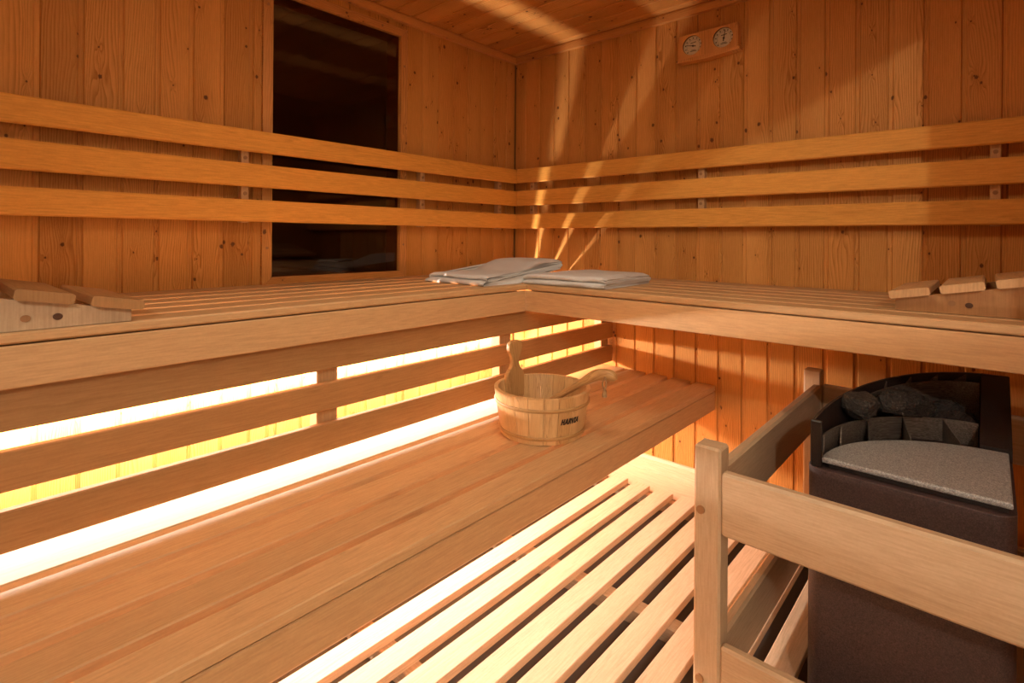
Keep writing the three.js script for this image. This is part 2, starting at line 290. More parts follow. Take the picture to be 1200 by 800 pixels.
// wall backrests: three slats on spacers, in view on both walls
function wallBackrest(name, label, axis, spots) {
  const t = thing(name, label, 'backrest', axis === 'z' ? [0, 1.144, 1.3] : [1.15, 1.144, 0], 'wall backrests');
  for (const [y0, y1] of [[1.389, 1.465], [1.266, 1.347], [1.144, 1.221]]) {
    const L = axis === 'z' ? ZF - 0.064 : XR - 0.064, c = axis === 'z' ? (ZF + 0.058) / 2 : (XR + 0.058) / 2;
    if (axis === 'z') part(t, 'slat', cbox(0.022, y1 - y0, ZF - 0.038, 0.004, 2), pick(M.rest), [0.045, (y0 + y1) / 2, (ZF + 0.034) / 2]);
    else part(t, 'slat', cbox(XR - 0.062, y1 - y0, 0.022, 0.004, 0), pick(M.rest), [(XR + 0.058) / 2, (y0 + y1) / 2, 0.045]);
  }
  const screw = new THREE.CylinderGeometry(0.0065, 0.0065, 0.003, 12); if (axis === 'z') screw.rotateZ(Math.PI / 2); else screw.rotateX(Math.PI / 2);
  for (const s of spots) {
    const sp = axis === 'z' ? part(t, 'spacer', cbox(0.032, 0.33, 0.026, 0.002, 1), M.bench[2], [0.0165, 1.305, s]) : part(t, 'spacer', cbox(0.026, 0.33, 0.032, 0.002, 1), M.bench[2], [s, 1.305, 0.0165]);
    for (const y of [1.368, 1.243]) part(sp, 'screw', screw, M.plug, axis === 'z' ? [0.0335, y, s] : [s, y, 0.0335]);
  }
  return t;
}
wallBackrest('wall_backrest', 'three horizontal backrest slats crossing the dark window', 'z', [0.156, 0.676, 1.463, 2.3]);
wallBackrest('wall_backrest', 'three horizontal backrest slats below the thermometer gauge', 'x', [0.151, 1.074, 1.992]);

// ---------------------------------------------------------------- tube lamp under the high bench
{
  const t = thing('tube_lamp', 'bright warm tube lamp on the wall under the high bench', 'lamp', [0, 0.6, 1.275]);
  const L = TUBE.z1 - TUBE.z0, zc = (TUBE.z0 + TUBE.z1) / 2;
  part(t, 'batten', cbox(0.03, 0.04, L + 0.06, 0.003, 2), M.plaster, [0.016, TUBE.y, zc]);
  const cyl = new THREE.CylinderGeometry(0.012, 0.012, L, 16); cyl.rotateX(Math.PI / 2);
  part(t, 'tube', cyl, new THREE.MeshStandardMaterial({ color: 0xffffff, emissive: TUBE.color, emissiveIntensity: 4, roughness: 0.4 }), [TUBE.x, TUBE.y, zc]);
  for (const z of [TUBE.z0 - 0.012, TUBE.z1 + 0.012]) part(t, 'holder', cbox(0.07, 0.03, 0.02, 0.003), M.plaster, [0.055, TUBE.y, z]);
  for (const [dx, dy] of [[1, 0], [-1, 0], [0, 1], [0, -1]]) {
    const l = new THREE.RectAreaLight(TUBE.color, TUBE.radiance, dx ? L : 0.024, dx ? 0.024 : L);
    l.name = 'tube_lamp_light';
    l.position.set(TUBE.x + dx * 0.0135, TUBE.y + dy * 0.0135, zc);
    l.lookAt(TUBE.x + dx, TUBE.y + dy, zc); 
    // lookAt keeps up = y; for the vertical faces the long side lies along z
    if (dx) l.rotation.set(0, dx > 0 ? -Math.PI / 2 : Math.PI / 2, 0); else l.rotation.set(dy > 0 ? Math.PI / 2 : -Math.PI / 2, 0, 0);
    scene.add(l);
  }
}
// hall lamp, then an added fill panel
{
  const t = thing('hall_lamp', 'small globe lamp in the hall outside the glass door', 'lamp', [HALL_LAMP.x, HALL_LAMP.y, HALL_LAMP.z]);
  part(t, 'globe', new THREE.SphereGeometry(0.035, 20, 14), new THREE.MeshStandardMaterial({ color: 0xffffff, emissive: HALL_LAMP.color, emissiveIntensity: 5 }), [HALL_LAMP.x, HALL_LAMP.y, HALL_LAMP.z]);
  part(t, 'stem', new THREE.CylinderGeometry(0.008, 0.008, 0.13, 10), M.steel, [HALL_LAMP.x, HALL_LAMP.y + 0.1, HALL_LAMP.z]);
  const p = new THREE.PointLight(HALL_LAMP.color, HALL_LAMP.candela); p.name = 'hall_lamp_light'; p.shadow.radius = 1.5; p.castShadow = true; p.position.set(HALL_LAMP.x, HALL_LAMP.y, HALL_LAMP.z); scene.add(p);
  // unseen fill panel, added on the sauna ceiling to brighten the upper walls
  const q = thing('fill_panel', 'added flat fill light panel on the board ceiling above the low bench', 'lamp', [FILL_PANEL.x, FILL_PANEL.y, FILL_PANEL.z]);
  for (const [dx, dz, w, d] of [[0, 1, FILL_PANEL.w + 0.06, 0.03], [0, -1, FILL_PANEL.w + 0.06, 0.03], [1, 0, 0.03, FILL_PANEL.d], [-1, 0, 0.03, FILL_PANEL.d]]) part(q, 'frame', cbox(w, 0.034, d, 0.003), M.trim, [FILL_PANEL.x + dx * (FILL_PANEL.w / 2 + 0.015), H - 0.0175, FILL_PANEL.z + dz * (FILL_PANEL.d / 2 + 0.015)]);
  part(q, 'diffuser', cbox(FILL_PANEL.w, 0.012, FILL_PANEL.d, 0.001), new THREE.MeshStandardMaterial({ color: 0xffffff, emissive: FILL_PANEL.color, emissiveIntensity: 2 }), [FILL_PANEL.x, FILL_PANEL.y + 0.008, FILL_PANEL.z]);
  const l = new THREE.RectAreaLight(FILL_PANEL.color, FILL_PANEL.radiance, FILL_PANEL.w - 0.01, FILL_PANEL.d - 0.01); l.name = 'fill_panel_light';
  l.position.set(FILL_PANEL.x, FILL_PANEL.y, FILL_PANEL.z); l.rotation.set(-Math.PI / 2, 0, 0); scene.add(l);
}

// ---------------------------------------------------------------- heater guard
{
  const t = thing('heater_guard', 'pale wooden guard fence around the black heater', 'fence', [1.525, 0.067, 0.6]);
  part(t, 'post', cbox(0.058, 0.578, 0.052, 0.005, 1), M.guard, [1.526, 0.067 + 0.289, 1.062]);
  part(t, 'post', cbox(0.055, 0.598, 0.045, 0.005, 1), M.guard, [1.524, 0.046 + 0.299, 0.137]);
  for (const [y0, y1] of [[0.461, 0.597], [0.092, 0.227]]) {
    part(t, 'rail', cbox(XR - 1.5555, y1 - y0, 0.026, 0.006, 0), M.guard, [(XR + 1.5555) / 2 - 0.001, (y0 + y1) / 2, 1.074]);
    part(t, 'rail', cbox(0.026, y1 - y0, 1.035 - 0.160, 0.006, 2), M.guard, [1.538, (y0 + y1) / 2, (1.0355 + 0.160) / 2]);
    part(t, 'rail', cbox(XR - 1.552, y1 - y0, 0.026, 0.006, 0), M.guard, [(XR + 1.552) / 2, (y0 + y1) / 2, 0.140]);
  }
  const plug = new THREE.CylinderGeometry(0.0085, 0.0095, 0.006, 16); plug.rotateX(Math.PI / 2);
  for (const y of [0.505, 0.138]) part(t, 'plug', plug, M.plug, [1.513, y, 1.0895]);
}

// ---------------------------------------------------------------- heater
const speck = (() => { const w = 256, d = new Uint8Array(w * w * 4), b = new Uint8Array(w * w * 4), r = rng(9); for (let i = 0; i < w * w; i++) { const n = 0.55 * r() + 0.45 * r(); const v = 128 + 127 * n; d[i * 4] = d[i * 4 + 1] = d[i * 4 + 2] = v; d[i * 4 + 3] = 255; const q = 90 + 120 * n; b[i * 4] = b[i * 4 + 1] = b[i * 4 + 2] = q; b[i * 4 + 3] = 255; } return { map: texture(d, w, w, 0.34, 0.34, true), bump: texture(b, w, w, 0.34, 0.34, false) }; })();
const metal = (r, g, b, rough, met) => new THREE.MeshStandardMaterial({ map: speck.map, bumpMap: speck.bump, bumpScale: 0.0004, color: new THREE.Color().setRGB(r, g, b), roughness: rough, metalness: met });
const MH = { body: metal(0.125, 0.072, 0.062, 0.55, 0.1), black: metal(0.030, 0.021, 0.018, 0.45, 0.1), plate: metal(0.66, 0.65, 0.62, 0.5, 0.25), sheet: metal(0.26, 0.21, 0.17, 0.42, 0.5) };
const heater = thing('sauna_heater', 'black metal sauna heater with curved fins and stones on top', 'heater', [1.85, 0.067, 0.65]);
{
  const X0 = 1.686, X1 = 2.02, Z0 = 0.335, Z1 = 0.95, R = 0.035, Y0 = 0.09, Y1 = 0.607;
  const sh = new THREE.Shape();
  const rr = (x0, x1, z0, z1, r) => { const s = new THREE.Shape(); s.moveTo(x0 + r, z0); s.lineTo(x1 - r, z0); s.absarc(x1 - r, z0 + r, r, -Math.PI / 2, 0); s.lineTo(x1, z1 - r); s.absarc(x1 - r, z1 - r, r, 0, Math.PI / 2); s.lineTo(x0 + r, z1); s.absarc(x0 + r, z1 - r, r, Math.PI / 2, Math.PI); s.lineTo(x0, z0 + r); s.absarc(x0 + r, z0 + r, r, Math.PI, Math.PI * 1.5); return s; };
  const up = (shape, y0, y1, bev) => { const g = new THREE.ExtrudeGeometry(shape, { depth: y1 - y0 - 2 * bev, bevelEnabled: bev > 0, bevelThickness: bev, bevelSize: bev, bevelOffset: -bev, bevelSegments: 2, curveSegments: 10 }); g.rotateX(Math.PI / 2); g.translate(0, y1 - bev, 0); return g; };   // shape y becomes room z
  const body = part(heater, 'body', up(rr(X0, X1, Z0, Z1, R), Y0, Y1, 0.002), MH.body, [0, 0, 0]);
  for (const x of [X0 + 0.04, X1 - 0.04]) for (const z of [Z0 + 0.04, Z1 - 0.04]) part(heater, 'foot', new THREE.CylinderGeometry(0.016, 0.018, 0.024, 12), MH.black, [x, FT + 0.0125, z]);
  // rim sheet standing up round the front plate
  // quarter-round front plate, its round side away from the front
  const q = new THREE.Shape(); const pc = [2.014, 0.938], prx = 0.302, prz = 0.305;
  q.moveTo(pc[0], pc[1]); q.lineTo(pc[0] - prx, pc[1]); for (let i = 1; i <= 28; i++) { const a = i / 28 * Math.PI / 2; q.lineTo(pc[0] - prx * Math.cos(a), pc[1] - prz * Math.sin(a)); } q.lineTo(pc[0], pc[1]);
  part(heater, 'front_plate', up(q, 0.618, 0.630, 0.004), MH.plate, [0, 0, 0], 'grey quarter-round metal plate');
  { const q2 = new THREE.Shape(), a0 = pc[0] - 0.006, b0 = pc[1] - 0.008; q2.moveTo(a0, b0); q2.lineTo(a0 - prx + 0.02, b0); for (let i = 1; i <= 20; i++) { const a = i / 20 * Math.PI / 2; q2.lineTo(a0 - (prx - 0.02) * Math.cos(a), b0 - (prz - 0.02) * Math.sin(a)); } part(heater, 'plate_support', up(q2, 0.6085, 0.6175, 0), MH.black, [0, 0, 0]); }
  const top = (z) => 0.702 + 0.072 * (0.93 - z);
  const arc = (cx, cz, rx, rz, a0, a1, yb, yt, th, n = 36) => {     // upright curved sheet
    const pos = [], uv = []; const P = (i, k, t) => { const a = lerp(a0, a1, i / n), x = cx - (rx - k * th) * Math.cos(a), z = cz - (rz - k * th) * Math.sin(a); return [x, t ? yt(z) : yb, z]; };
    const quad = (a, b, c, d) => { for (const p of [a, b, c, a, c, d]) { pos.push(...p); uv.push(p[0] + p[2], p[1]); } };
    for (let i = 0; i < n; i++) {
      quad(P(i, 0, 0), P(i + 1, 0, 0), P(i + 1, 0, 1), P(i, 0, 1)); quad(P(i + 1, 1, 0), P(i, 1, 0), P(i, 1, 1), P(i + 1, 1, 1));
      quad(P(i, 0, 1), P(i + 1, 0, 1), P(i + 1, 1, 1), P(i, 1, 1)); quad(P(i + 1, 0, 0), P(i, 0, 0), P(i, 1, 0), P(i + 1, 1, 0));
    }
    quad(P(0, 1, 0), P(0, 0, 0), P(0, 0, 1), P(0, 1, 1)); quad(P(n, 0, 0), P(n, 1, 0), P(n, 1, 1), P(n, 0, 1));
    return geoFrom(pos, uv);
  };
  const h2 = Math.PI / 2;
  part(heater, 'casing', arc(2.0, 0.93, 0.308, 0.585, 0.0, h2, 0.608, top, 0.006), MH.black, [0, 0, 0]);
  part(heater, 'casing_end', cbox(0.022, 0.098, 0.012, 0.002), MH.black, [1.704, 0.657, 0.936]);
  part(heater, 'fin_sheet', arc(1.962, 0.93, 0.258, 0.372, 0.03, h2, 0.609, () => 0.664, 0.003), MH.sheet, [0, 0, 0]);
  part(heater, 'inner_sheet', arc(1.962, 0.93, 0.250, 0.552, 0.55, h2, 0.609, (z) => top(z) - 0.018, 0.003), MH.sheet, [0, 0, 0]);
  // dividers in the front channel (plate edge to fin sheet) and in the rear channel
  const div = (x0, z0, x1, z1, y0a, y1a, y0b, y1b) => { const d = V(x1 - x0, 0, z1 - z0).normalize(), n = V(-d.z, 0, d.x).multiplyScalar(0.0012); const P = (x, y, z, s) => [x + n.x * s, y, z + n.z * s]; const pos = [], uv = []; const quad = (a, b, c, e) => { for (const p of [a, b, c, a, c, e]) { pos.push(...p); uv.push(p[0] + p[2], p[1]); } };
    const A = [P(x0, y0a, z0, 1), P(x1, y0b, z1, 1), P(x1, y1b, z1, 1), P(x0, y1a, z0, 1)], B = [P(x0, y0a, z0, -1), P(x1, y0b, z1, -1), P(x1, y1b, z1, -1), P(x0, y1a, z0, -1)];
    quad(A[3], A[2], A[1], A[0]); quad(B[0], B[1], B[2], B[3]); for (let i = 0; i < 4; i++) { const j = (i + 1) % 4; quad(A[i], A[j], B[j], B[i]); } return geoFrom(pos, uv); };
  for (const a of [0.10, 0.36, 0.66, 0.98, 1.30]) part(heater, 'divider', div(2.014 - 0.304 * Math.cos(a), 0.938 - 0.307 * Math.sin(a), 1.962 - 0.256 * Math.cos(a + 0.02), 0.93 - 0.368 * Math.sin(a + 0.02), 0.609, 0.634, 0.609, 0.662), MH.sheet, [0, 0, 0]);
  for (const a of [0.75, 0.95, 1.15, 1.35]) { const x1 = 2.0 - 0.300 * Math.cos(a), z1 = 0.93 - 0.577 * Math.sin(a), x0 = 1.962 - 0.252 * Math.cos(a), z0 = 0.93 - 0.553 * Math.sin(a); part(heater, 'divider', div(x0, z0, x1, z1, 0.62, top(z0) - 0.02, 0.62, top(z1) - 0.004), MH.sheet, [0, 0, 0]); }
  part(heater, 'end_strip', cbox(0.006, 0.056, 0.006, 0.001), MH.plate, [1.7075, 0.637, 0.929]);
  // box along the wall side
  part(heater, 'side_box', prism([[0.345, 0.6085], [0.632, 0.6085], [0.632, 0.636], [0.345, 0.744]], 1.9655, 2.02, (a, b, l) => [l, b, a]), MH.black, [0, 0, 0], 'plain black top of the side box');
}
// heater stones
const stoneTex = (() => { const w = 256, d = new Uint8Array(w * w * 4), b = new Uint8Array(w * w * 4); for (let j = 0; j < w; j++) for (let i = 0; i < w; i++) { const p = (j * w + i) * 4, u = i / w, v = j / w; const n = 0.5 * pnoise(u * 24, v * 70, 24, 70, 3) + 0.35 * pnoise(u * 60, v * 120, 60, 120, 4) + 0.3 * pnoise(u * 8, v * 8, 8, 8, 6); const m = clamp(0.32 + 0.45 * n, 0, 1), s = n > 0.62 ? 0.45 : 0; for (let c = 0; c < 3; c++) d[p + c] = srgb([0.05, 0.037, 0.029][c] * m * 1.5 + s * [0.5, 0.44, 0.36][c] * (n - 0.6) * 3); d[p + 3] = 255; b[p] = b[p + 1] = b[p + 2] = clamp(128 + 120 * n, 0, 255); b[p + 3] = 255; } return { map: texture(d, w, w, 0.12, 0.12, true), bump: texture(b, w, w, 0.12, 0.12, false) }; })();
const stoneMat = new THREE.MeshStandardMaterial({ map: stoneTex.map, bumpMap: stoneTex.bump, bumpScale: 0.004, roughness: 0.75 });
function rock(sx, sy, sz, seed) {
  const g = new THREE.IcosahedronGeometry(1, 4), p = g.attributes.position, uv = g.attributes.uv, r = rng(seed);
  const planes = []; for (let i = 0; i < 9; i++) { const d = V(r() - 0.5, (r() - 0.5) * 1.1, r() - 0.5).normalize(); planes.push([d, 0.62 + 0.25 * r()]); }
  for (let i = 0; i < p.count; i++) {
    const v = V(p.getX(i), p.getY(i), p.getZ(i)); let k = 1;
    for (const [d, h] of planes) { const t = v.dot(d); if (t > 0.01) k = Math.min(k, h / t); }
    k *= 1 + 0.05 * pnoise(v.x * 3 + 40, v.y * 9 + 40, 999, 999, seed % 17) + 0.03 * pnoise(v.z * 8 + 40, v.y * 14 + v.x * 8 + 60, 999, 999, seed % 13);
    v.multiplyScalar(k); p.setXYZ(i, v.x * sx, v.y * sy, v.z * sz); uv.setXY(i, (v.x * sx + v.z * sz * 0.6), v.y * sy + v.z * sz * 0.5);
  }
  g.computeVertexNormals(); return g;
}
const stone = (geo, x, y, z, ry, rz, label, group) => { const m = new THREE.Mesh(geo, stoneMat); m.name = numbered('heater_stone'); m.position.set(x, y, z); m.rotation.set(0, ry, rz); m.castShadow = m.receiveShadow = true; m.userData = { label, category: 'stone' }; if (group) m.userData.group = group; scene.add(m); };
stone(rock(0.044, 0.036, 0.056, 3), 1.750, 0.701, 0.715, 0.4, 0.0, 'tall rough dark stone at the end of the heater basket');
stone(rock(0.092, 0.036, 0.044, 8), 1.822, 0.689, 0.605, 0.95, -0.16, 'longest rough dark slab of stone rising above the heater fins');
stone(rock(0.052, 0.040, 0.040, 12), 1.888, 0.652, 0.475, 0.3, 0.0, 'dark rounded stone against the grey curved sheet in the heater');
stone(rock(0.044, 0.026, 0.024, 17), 1.915, 0.652, 0.535, 0.15, 0.05, 'pale-edged stone just showing above the heater fins');
stone(rock(0.014, 0.022, 0.018, 29), 1.946, 0.632, 0.425, 1.2, 0, 'small dark stone low beside the black side box of the heater');

// ---------------------------------------------------------------- bucket and ladle
{
  const cx = 0.925, cz = 0.907, r0 = 0.129, r1 = 0.152, y0 = LT, y1 = LT + 0.142, th = 0.013, N = 20;
  const t = thing('water_bucket', 'round pine water bucket with two hoops on the low bench', 'bucket', [cx, LT, cz]);
  const stave = (a0, a1, hTop) => {
    const pos = [], uv = [], K = 5, ou = rand() * 2, ov = rand() * 2; const rAt = (y) => lerp(r0, r1, (y - y0) / (y1 - y0));
    const P = (i, y, inn) => { const a = lerp(a0 + 0.004, a1 - 0.004, i / K), r = rAt(y) - inn * th; const e = (i === 0 || i === K) && !inn ? -0.0007 : 0; return [(r + e) * Math.cos(a), y, (r + e) * Math.sin(a), a * r1]; };
    const quad = (a, b, c, d) => { for (const p of [a, b, c, a, c, d]) { pos.push(p[0], p[1], p[2]); uv.push(p[3] + ou, p[1] + ov); } };
    const yb = y0 + 0.001;
    for (let i = 0; i < K; i++) {
      quad(P(i, hTop, 0), P(i + 1, hTop, 0), P(i + 1, yb, 0), P(i, yb, 0)); quad(P(i + 1, hTop, 1), P(i, hTop, 1), P(i, yb, 1), P(i + 1, yb, 1));
      quad(P(i, hTop, 1), P(i + 1, hTop, 1), P(i + 1, hTop, 0), P(i, hTop, 0)); quad(P(i, yb, 0), P(i + 1, yb, 0), P(i + 1, yb, 1), P(i, yb, 1));
    }
    quad(P(0, yb, 1), P(0, hTop, 1), P(0, hTop, 0), P(0, yb, 0)); quad(P(K, yb, 0), P(K, hTop, 0), P(K, hTop, 1), P(K, yb, 1));
    return geoFrom(pos, uv);
  };
  const HA = 3.22;                                          // direction of the handle stave
  for (let k = 0; k < N; k++) { const a0 = HA - Math.PI / N + k * 2 * Math.PI / N; part(t, 'stave', stave(a0, a0 + 2 * Math.PI / N, y1), [M.pine[0], M.pine[0], M.pine[1], M.pine[2]][Math.floor(rand() * 4)], [cx, 0, cz]); }
  part(t, 'base', new THREE.CylinderGeometry(r0 - th - 0.001, r0 - th - 0.001, 0.012, 40), M.pineDark, [cx, y0 + 0.014, cz]);
  for (const f of [0.74, 0.14]) {
    const R = lerp(r0, r1, f), hp = [[-0.001, -0.0055], [0.002, -0.0055], [0.0045, -0.003], [0.0045, 0.003], [0.002, 0.0055], [-0.001, 0.0055]].map(([a, b]) => new THREE.Vector2(R + a + b * (r1 - r0) / (y1 - y0), b)); hp.push(hp[0].clone());
    part(t, 'hoop', new THREE.LatheGeometry(hp, 64), M.pineDark, [cx, lerp(y0, y1, f), cz], 'narrow brown hoop');
  }
  // upright handle: paddle cut from one tall stave
  const hs = new THREE.Shape(); hs.moveTo(-0.034, -0.06); hs.lineTo(-0.034, 0.0); hs.bezierCurveTo(-0.030, 0.022, -0.012, 0.022, -0.0125, 0.045); hs.bezierCurveTo(-0.013, 0.062, -0.0255, 0.068, -0.0255, 0.085); hs.bezierCurveTo(-0.0255, 0.104, -0.014, 0.105, 0, 0.105); hs.bezierCurveTo(0.014, 0.105, 0.0255, 0.104, 0.0255, 0.085); hs.bezierCurveTo(0.0255, 0.068, 0.013, 0.062, 0.0125, 0.045); hs.bezierCurveTo(0.012, 0.022, 0.030, 0.022, 0.034, 0.0); hs.lineTo(0.034, -0.06); hs.lineTo(-0.034, -0.06);
  const hg = new THREE.ExtrudeGeometry(hs, { depth: 0.010, bevelEnabled: true, bevelThickness: 0.003, bevelSize: 0.003, bevelOffset: -0.003, bevelSegments: 2, curveSegments: 10 });
  hg.scale(1.2, 1.14, 1); hg.translate(0, 0.006, -0.008);
  const hm = part(t, 'handle', hg, M.pineDark, [cx + (r1 - 0.0225) * Math.cos(HA), y1, cz + (r1 - 0.0225) * Math.sin(HA)]);
  hm.rotation.y = Math.PI / 2 - HA;
  // printed lettering on the wall of the bucket
  const cv = document.createElement('canvas'); cv.width = 512; cv.height = 128; const c2 = cv.getContext('2d');
  c2.fillStyle = '#000'; c2.fillRect(0, 0, 512, 128); c2.fillStyle = '#fff'; c2.font = 'italic bold 108px sans-serif'; c2.textAlign = 'center'; c2.textBaseline = 'middle'; c2.fillText('HARVIA', 256, 68, 490); c2.lineWidth = 9; c2.strokeStyle = '#fff'; c2.strokeText('HARVIA', 256, 68, 490);
  const at = new THREE.CanvasTexture(cv);
  const la = 0.27, lw = 0.60, pos = [], uv = [], ly0 = y0 + 0.058, ly1 = y0 + 0.084, rA = (y) => lerp(r0, r1, (y - y0) / (y1 - y0)) + 0.0012, n = 10;
  for (let i = 0; i < n; i++) { const a = la + lw / 2 - lw * i / n, b = la + lw / 2 - lw * (i + 1) / n; const P = (q, y, s) => [rA(y) * Math.cos(q), y, rA(y) * Math.sin(q), s, (y - ly0) / (ly1 - ly0)]; for (const p of [P(a, ly0, i / n), P(b, ly0, (i + 1) / n), P(b, ly1, (i + 1) / n), P(a, ly0, i / n), P(b, ly1, (i + 1) / n), P(a, ly1, i / n)]) { pos.push(p[0], p[1], p[2]); uv.push(p[3], p[4]); } }
  part(t, 'lettering', geoFrom(pos, uv), new THREE.MeshStandardMaterial({ color: new THREE.Color().setRGB(0.03, 0.015, 0.01), alphaMap: at, transparent: true, roughness: 0.7 }), [cx, 0, cz], 'dark slanted maker lettering');

  // ladle: turned bowl inside, long handle out over the rim, cord loop at its end
  const lad = thing('ladle', 'wooden ladle leaning in the bucket with a cord loop at its handle end', 'ladle', [cx, y0 + 0.03, cz]);
  const path = [V(cx - 0.005, y0 + 0.075, cz + 0.02), V(cx + 0.055, y0 + 0.115, cz - 0.005), V(cx + 0.118, y0 + 0.160, cz - 0.028), V(cx + 0.168, y0 + 0.194, cz - 0.047), V(cx + 0.203, y0 + 0.200, cz - 0.060), V(cx + 0.232, y0 + 0.190, cz - 0.070)];
  const curve = new THREE.CatmullRomCurve3(path), S = 40, Q = 14, lp = [], luv = [], idx = [];
  for (let i = 0; i <= S; i++) {
    const s = i / S, c = curve.getPointAt(s), tg = curve.getTangentAt(s), side = V(0, 1, 0).cross(tg).normalize(), upv = tg.clone().cross(side).normalize();
    let w = lerp(0.010, 0.016, sstep(s, 0.2, 0.85)), hgt = lerp(0.009, 0.011, s) + 0.007 * sstep(s, 0.5, 0.8); if (s > 0.9) { const k = Math.sqrt(Math.max(0, 1 - Math.pow((s - 0.9) / 0.1, 2))); w *= k; hgt *= k; }
    for (let j = 0; j <= Q; j++) { const a = j / Q * 2 * Math.PI, p = c.clone().addScaledVector(side, w * Math.cos(a)).addScaledVector(upv, hgt * Math.sin(a)); lp.push(p.x, p.y, p.z); luv.push(j / Q * 0.06, s * 0.3); }
  }
  for (let i = 0; i < S; i++) for (let j = 0; j < Q; j++) { const a = i * (Q + 1) + j, b = a + Q + 1; idx.push(a, a + 1, b, b, a + 1, b + 1); }
  const lg = new THREE.BufferGeometry(); lg.setAttribute('position', new THREE.Float32BufferAttribute(lp, 3)); lg.setAttribute('uv', new THREE.Float32BufferAttribute(luv, 2)); lg.setIndex(idx); lg.computeVertexNormals();
  part(lad, 'handle', lg, M.pineDark, [0, 0, 0]);
  const bowl = new THREE.LatheGeometry([[0.0, 0.0], [0.03, 0.003], [0.042, 0.018], [0.045, 0.04], [0.041, 0.04], [0.037, 0.02], [0.027, 0.009], [0, 0.007]].map(([a, b]) => new THREE.Vector2(a, b)), 28);
  const bm = part(lad, 'bowl', bowl, M.pineDark, [cx - 0.035, y0 + 0.040, cz + 0.032]); bm.rotation.z = 0.3;
  const e = path[4], cord = new THREE.CatmullRomCurve3([V(e.x, e.y - 0.004, e.z + 0.017), V(e.x - 0.006, e.y - 0.025, e.z + 0.019), V(e.x + 0.001, e.y - 0.042, e.z + 0.018), V(e.x + 0.008, e.y - 0.026, e.z + 0.021), V(e.x + 0.002, e.y - 0.003, e.z + 0.018)], true);
  const cordMat = new THREE.MeshStandardMaterial({ color: new THREE.Color().setRGB(0.33, 0.2, 0.09), roughness: 0.9 });
  const cm = part(lad, 'cord', new THREE.TubeGeometry(cord, 40, 0.0022, 8, true), cordMat, [0, 0, 0], 'thin brown cord loop');
  const kn = new THREE.CylinderGeometry(0.0055, 0.0075, 0.02, 12); part(cm, 'tassel', kn, cordMat, [e.x + 0.001, e.y - 0.052, e.z + 0.018]);
}

// ---------------------------------------------------------------- towels
const cloth = (() => { const w = 256, b = new Uint8Array(w * w * 4), d = new Uint8Array(w * w * 4), r = rng(4); for (let j = 0; j < w; j++) for (let i = 0; i < w; i++) { const p = (j * w + i) * 4, n = 0.5 + 0.25 * Math.sin(i * Math.PI / 4) * Math.sin(j * Math.PI / 4) + 0.35 * (r() - 0.5); b[p] = b[p + 1] = b[p + 2] = clamp(n * 255, 0, 255); b[p + 3] = 255; const m = 205 + 50 * n; d[p] = d[p + 1] = d[p + 2] = Math.min(255, m); d[p + 3] = 255; } return { bump: texture(b, w, w, 0.12, 0.12, false), map: texture(d, w, w, 0.12, 0.12, true) }; })();
const towelMat = new THREE.MeshStandardMaterial({ map: cloth.map, bumpMap: cloth.bump, bumpScale: 0.0012, color: new THREE.Color().setRGB(0.90, 0.88, 0.84), roughness: 0.95 });
// folded cloth: a serpentine sheet of n layers (length along l, up), swept over a width; place(l, h, w) gives the room point
function folded(n, L, t, width, place, seed, rolled) {
  const g = 0.0012, step = t + g, c = [];
  for (let k = 0; k < n; k++) {
    const y = k * step + t / 2, dir = k % 2 ? -1 : 1, m = 26, jit = (pnoise(k * 3.7 + seed, 1, 99, 99, 1)) * 0.012;
    for (let i = 0; i <= m; i++) { const s = -L / 2 + L * i / m; c.push([dir * s * (1 - 0.02 * k) + jit, y]); }
    if (k < n - 1) for (let i = 1; i < 6; i++) { const a = -Math.PI / 2 + Math.PI * i / 6; c.push([dir * (L / 2 * (1 - 0.02 * k) + 0.6 * step * Math.cos(a)) + jit, y + step / 2 + step / 2 * Math.sin(a)]); }
  }
  const off = (s) => c.map((p, i) => { const a = c[Math.max(0, i - 1)], b = c[Math.min(c.length - 1, i + 1)], d = Math.hypot(b[0] - a[0], b[1] - a[1]) || 1; return [p[0] - (b[1] - a[1]) / d * s * t / 2, p[1] + (b[0] - a[0]) / d * s * t / 2]; });
  const loop = [...off(1), ...off(-1).reverse()], W = 14, pos = [], uv = [], idx = [], per = loop.length; let len = 0; const lens = loop.map((p, i) => (len += i ? Math.hypot(p[0] - loop[i - 1][0], p[1] - loop[i - 1][1]) : 0));
  for (let j = 0; j <= W; j++) for (let i = 0; i < per; i++) {
    const w = (j / W - 0.5) * width, [l, h] = loop[i];
    const edge = 1 - 0.25 * Math.pow(Math.abs(j / W - 0.5) * 2, 10);
    const q = place(l + 0.006 * pnoise(j * 0.5 + 20, h * 60 + seed, 999, 999, 2), h * edge + 0.003 * h / (n * step) * pnoise(l * 14 + 30, w * 14 + 30, 999, 999, 5), w + 0.004 * pnoise(l * 9 + 40, h * 80 + 40, 999, 999, 7));
    pos.push(...q); uv.push(lens[i], w);
  }
  for (let j = 0; j < W; j++) for (let i = 0; i < per; i++) { const a = j * per + i, b = j * per + (i + 1) % per, d = a + per, e = b + per; idx.push(a, b, d, b, e, d); }
  const faces = THREE.ShapeUtils.triangulateShape(loop.map(([a, b]) => new THREE.Vector2(a, b)), []);
  for (const [a, b, d] of faces) { idx.push(a, d, b); idx.push(W * per + a, W * per + b, W * per + d); }
  const geo = new THREE.BufferGeometry(); geo.setAttribute('position', new THREE.Float32BufferAttribute(pos, 3)); geo.setAttribute('uv', new THREE.Float32BufferAttribute(uv, 2)); geo.setIndex(idx); geo.computeVertexNormals();
  return geo;
}
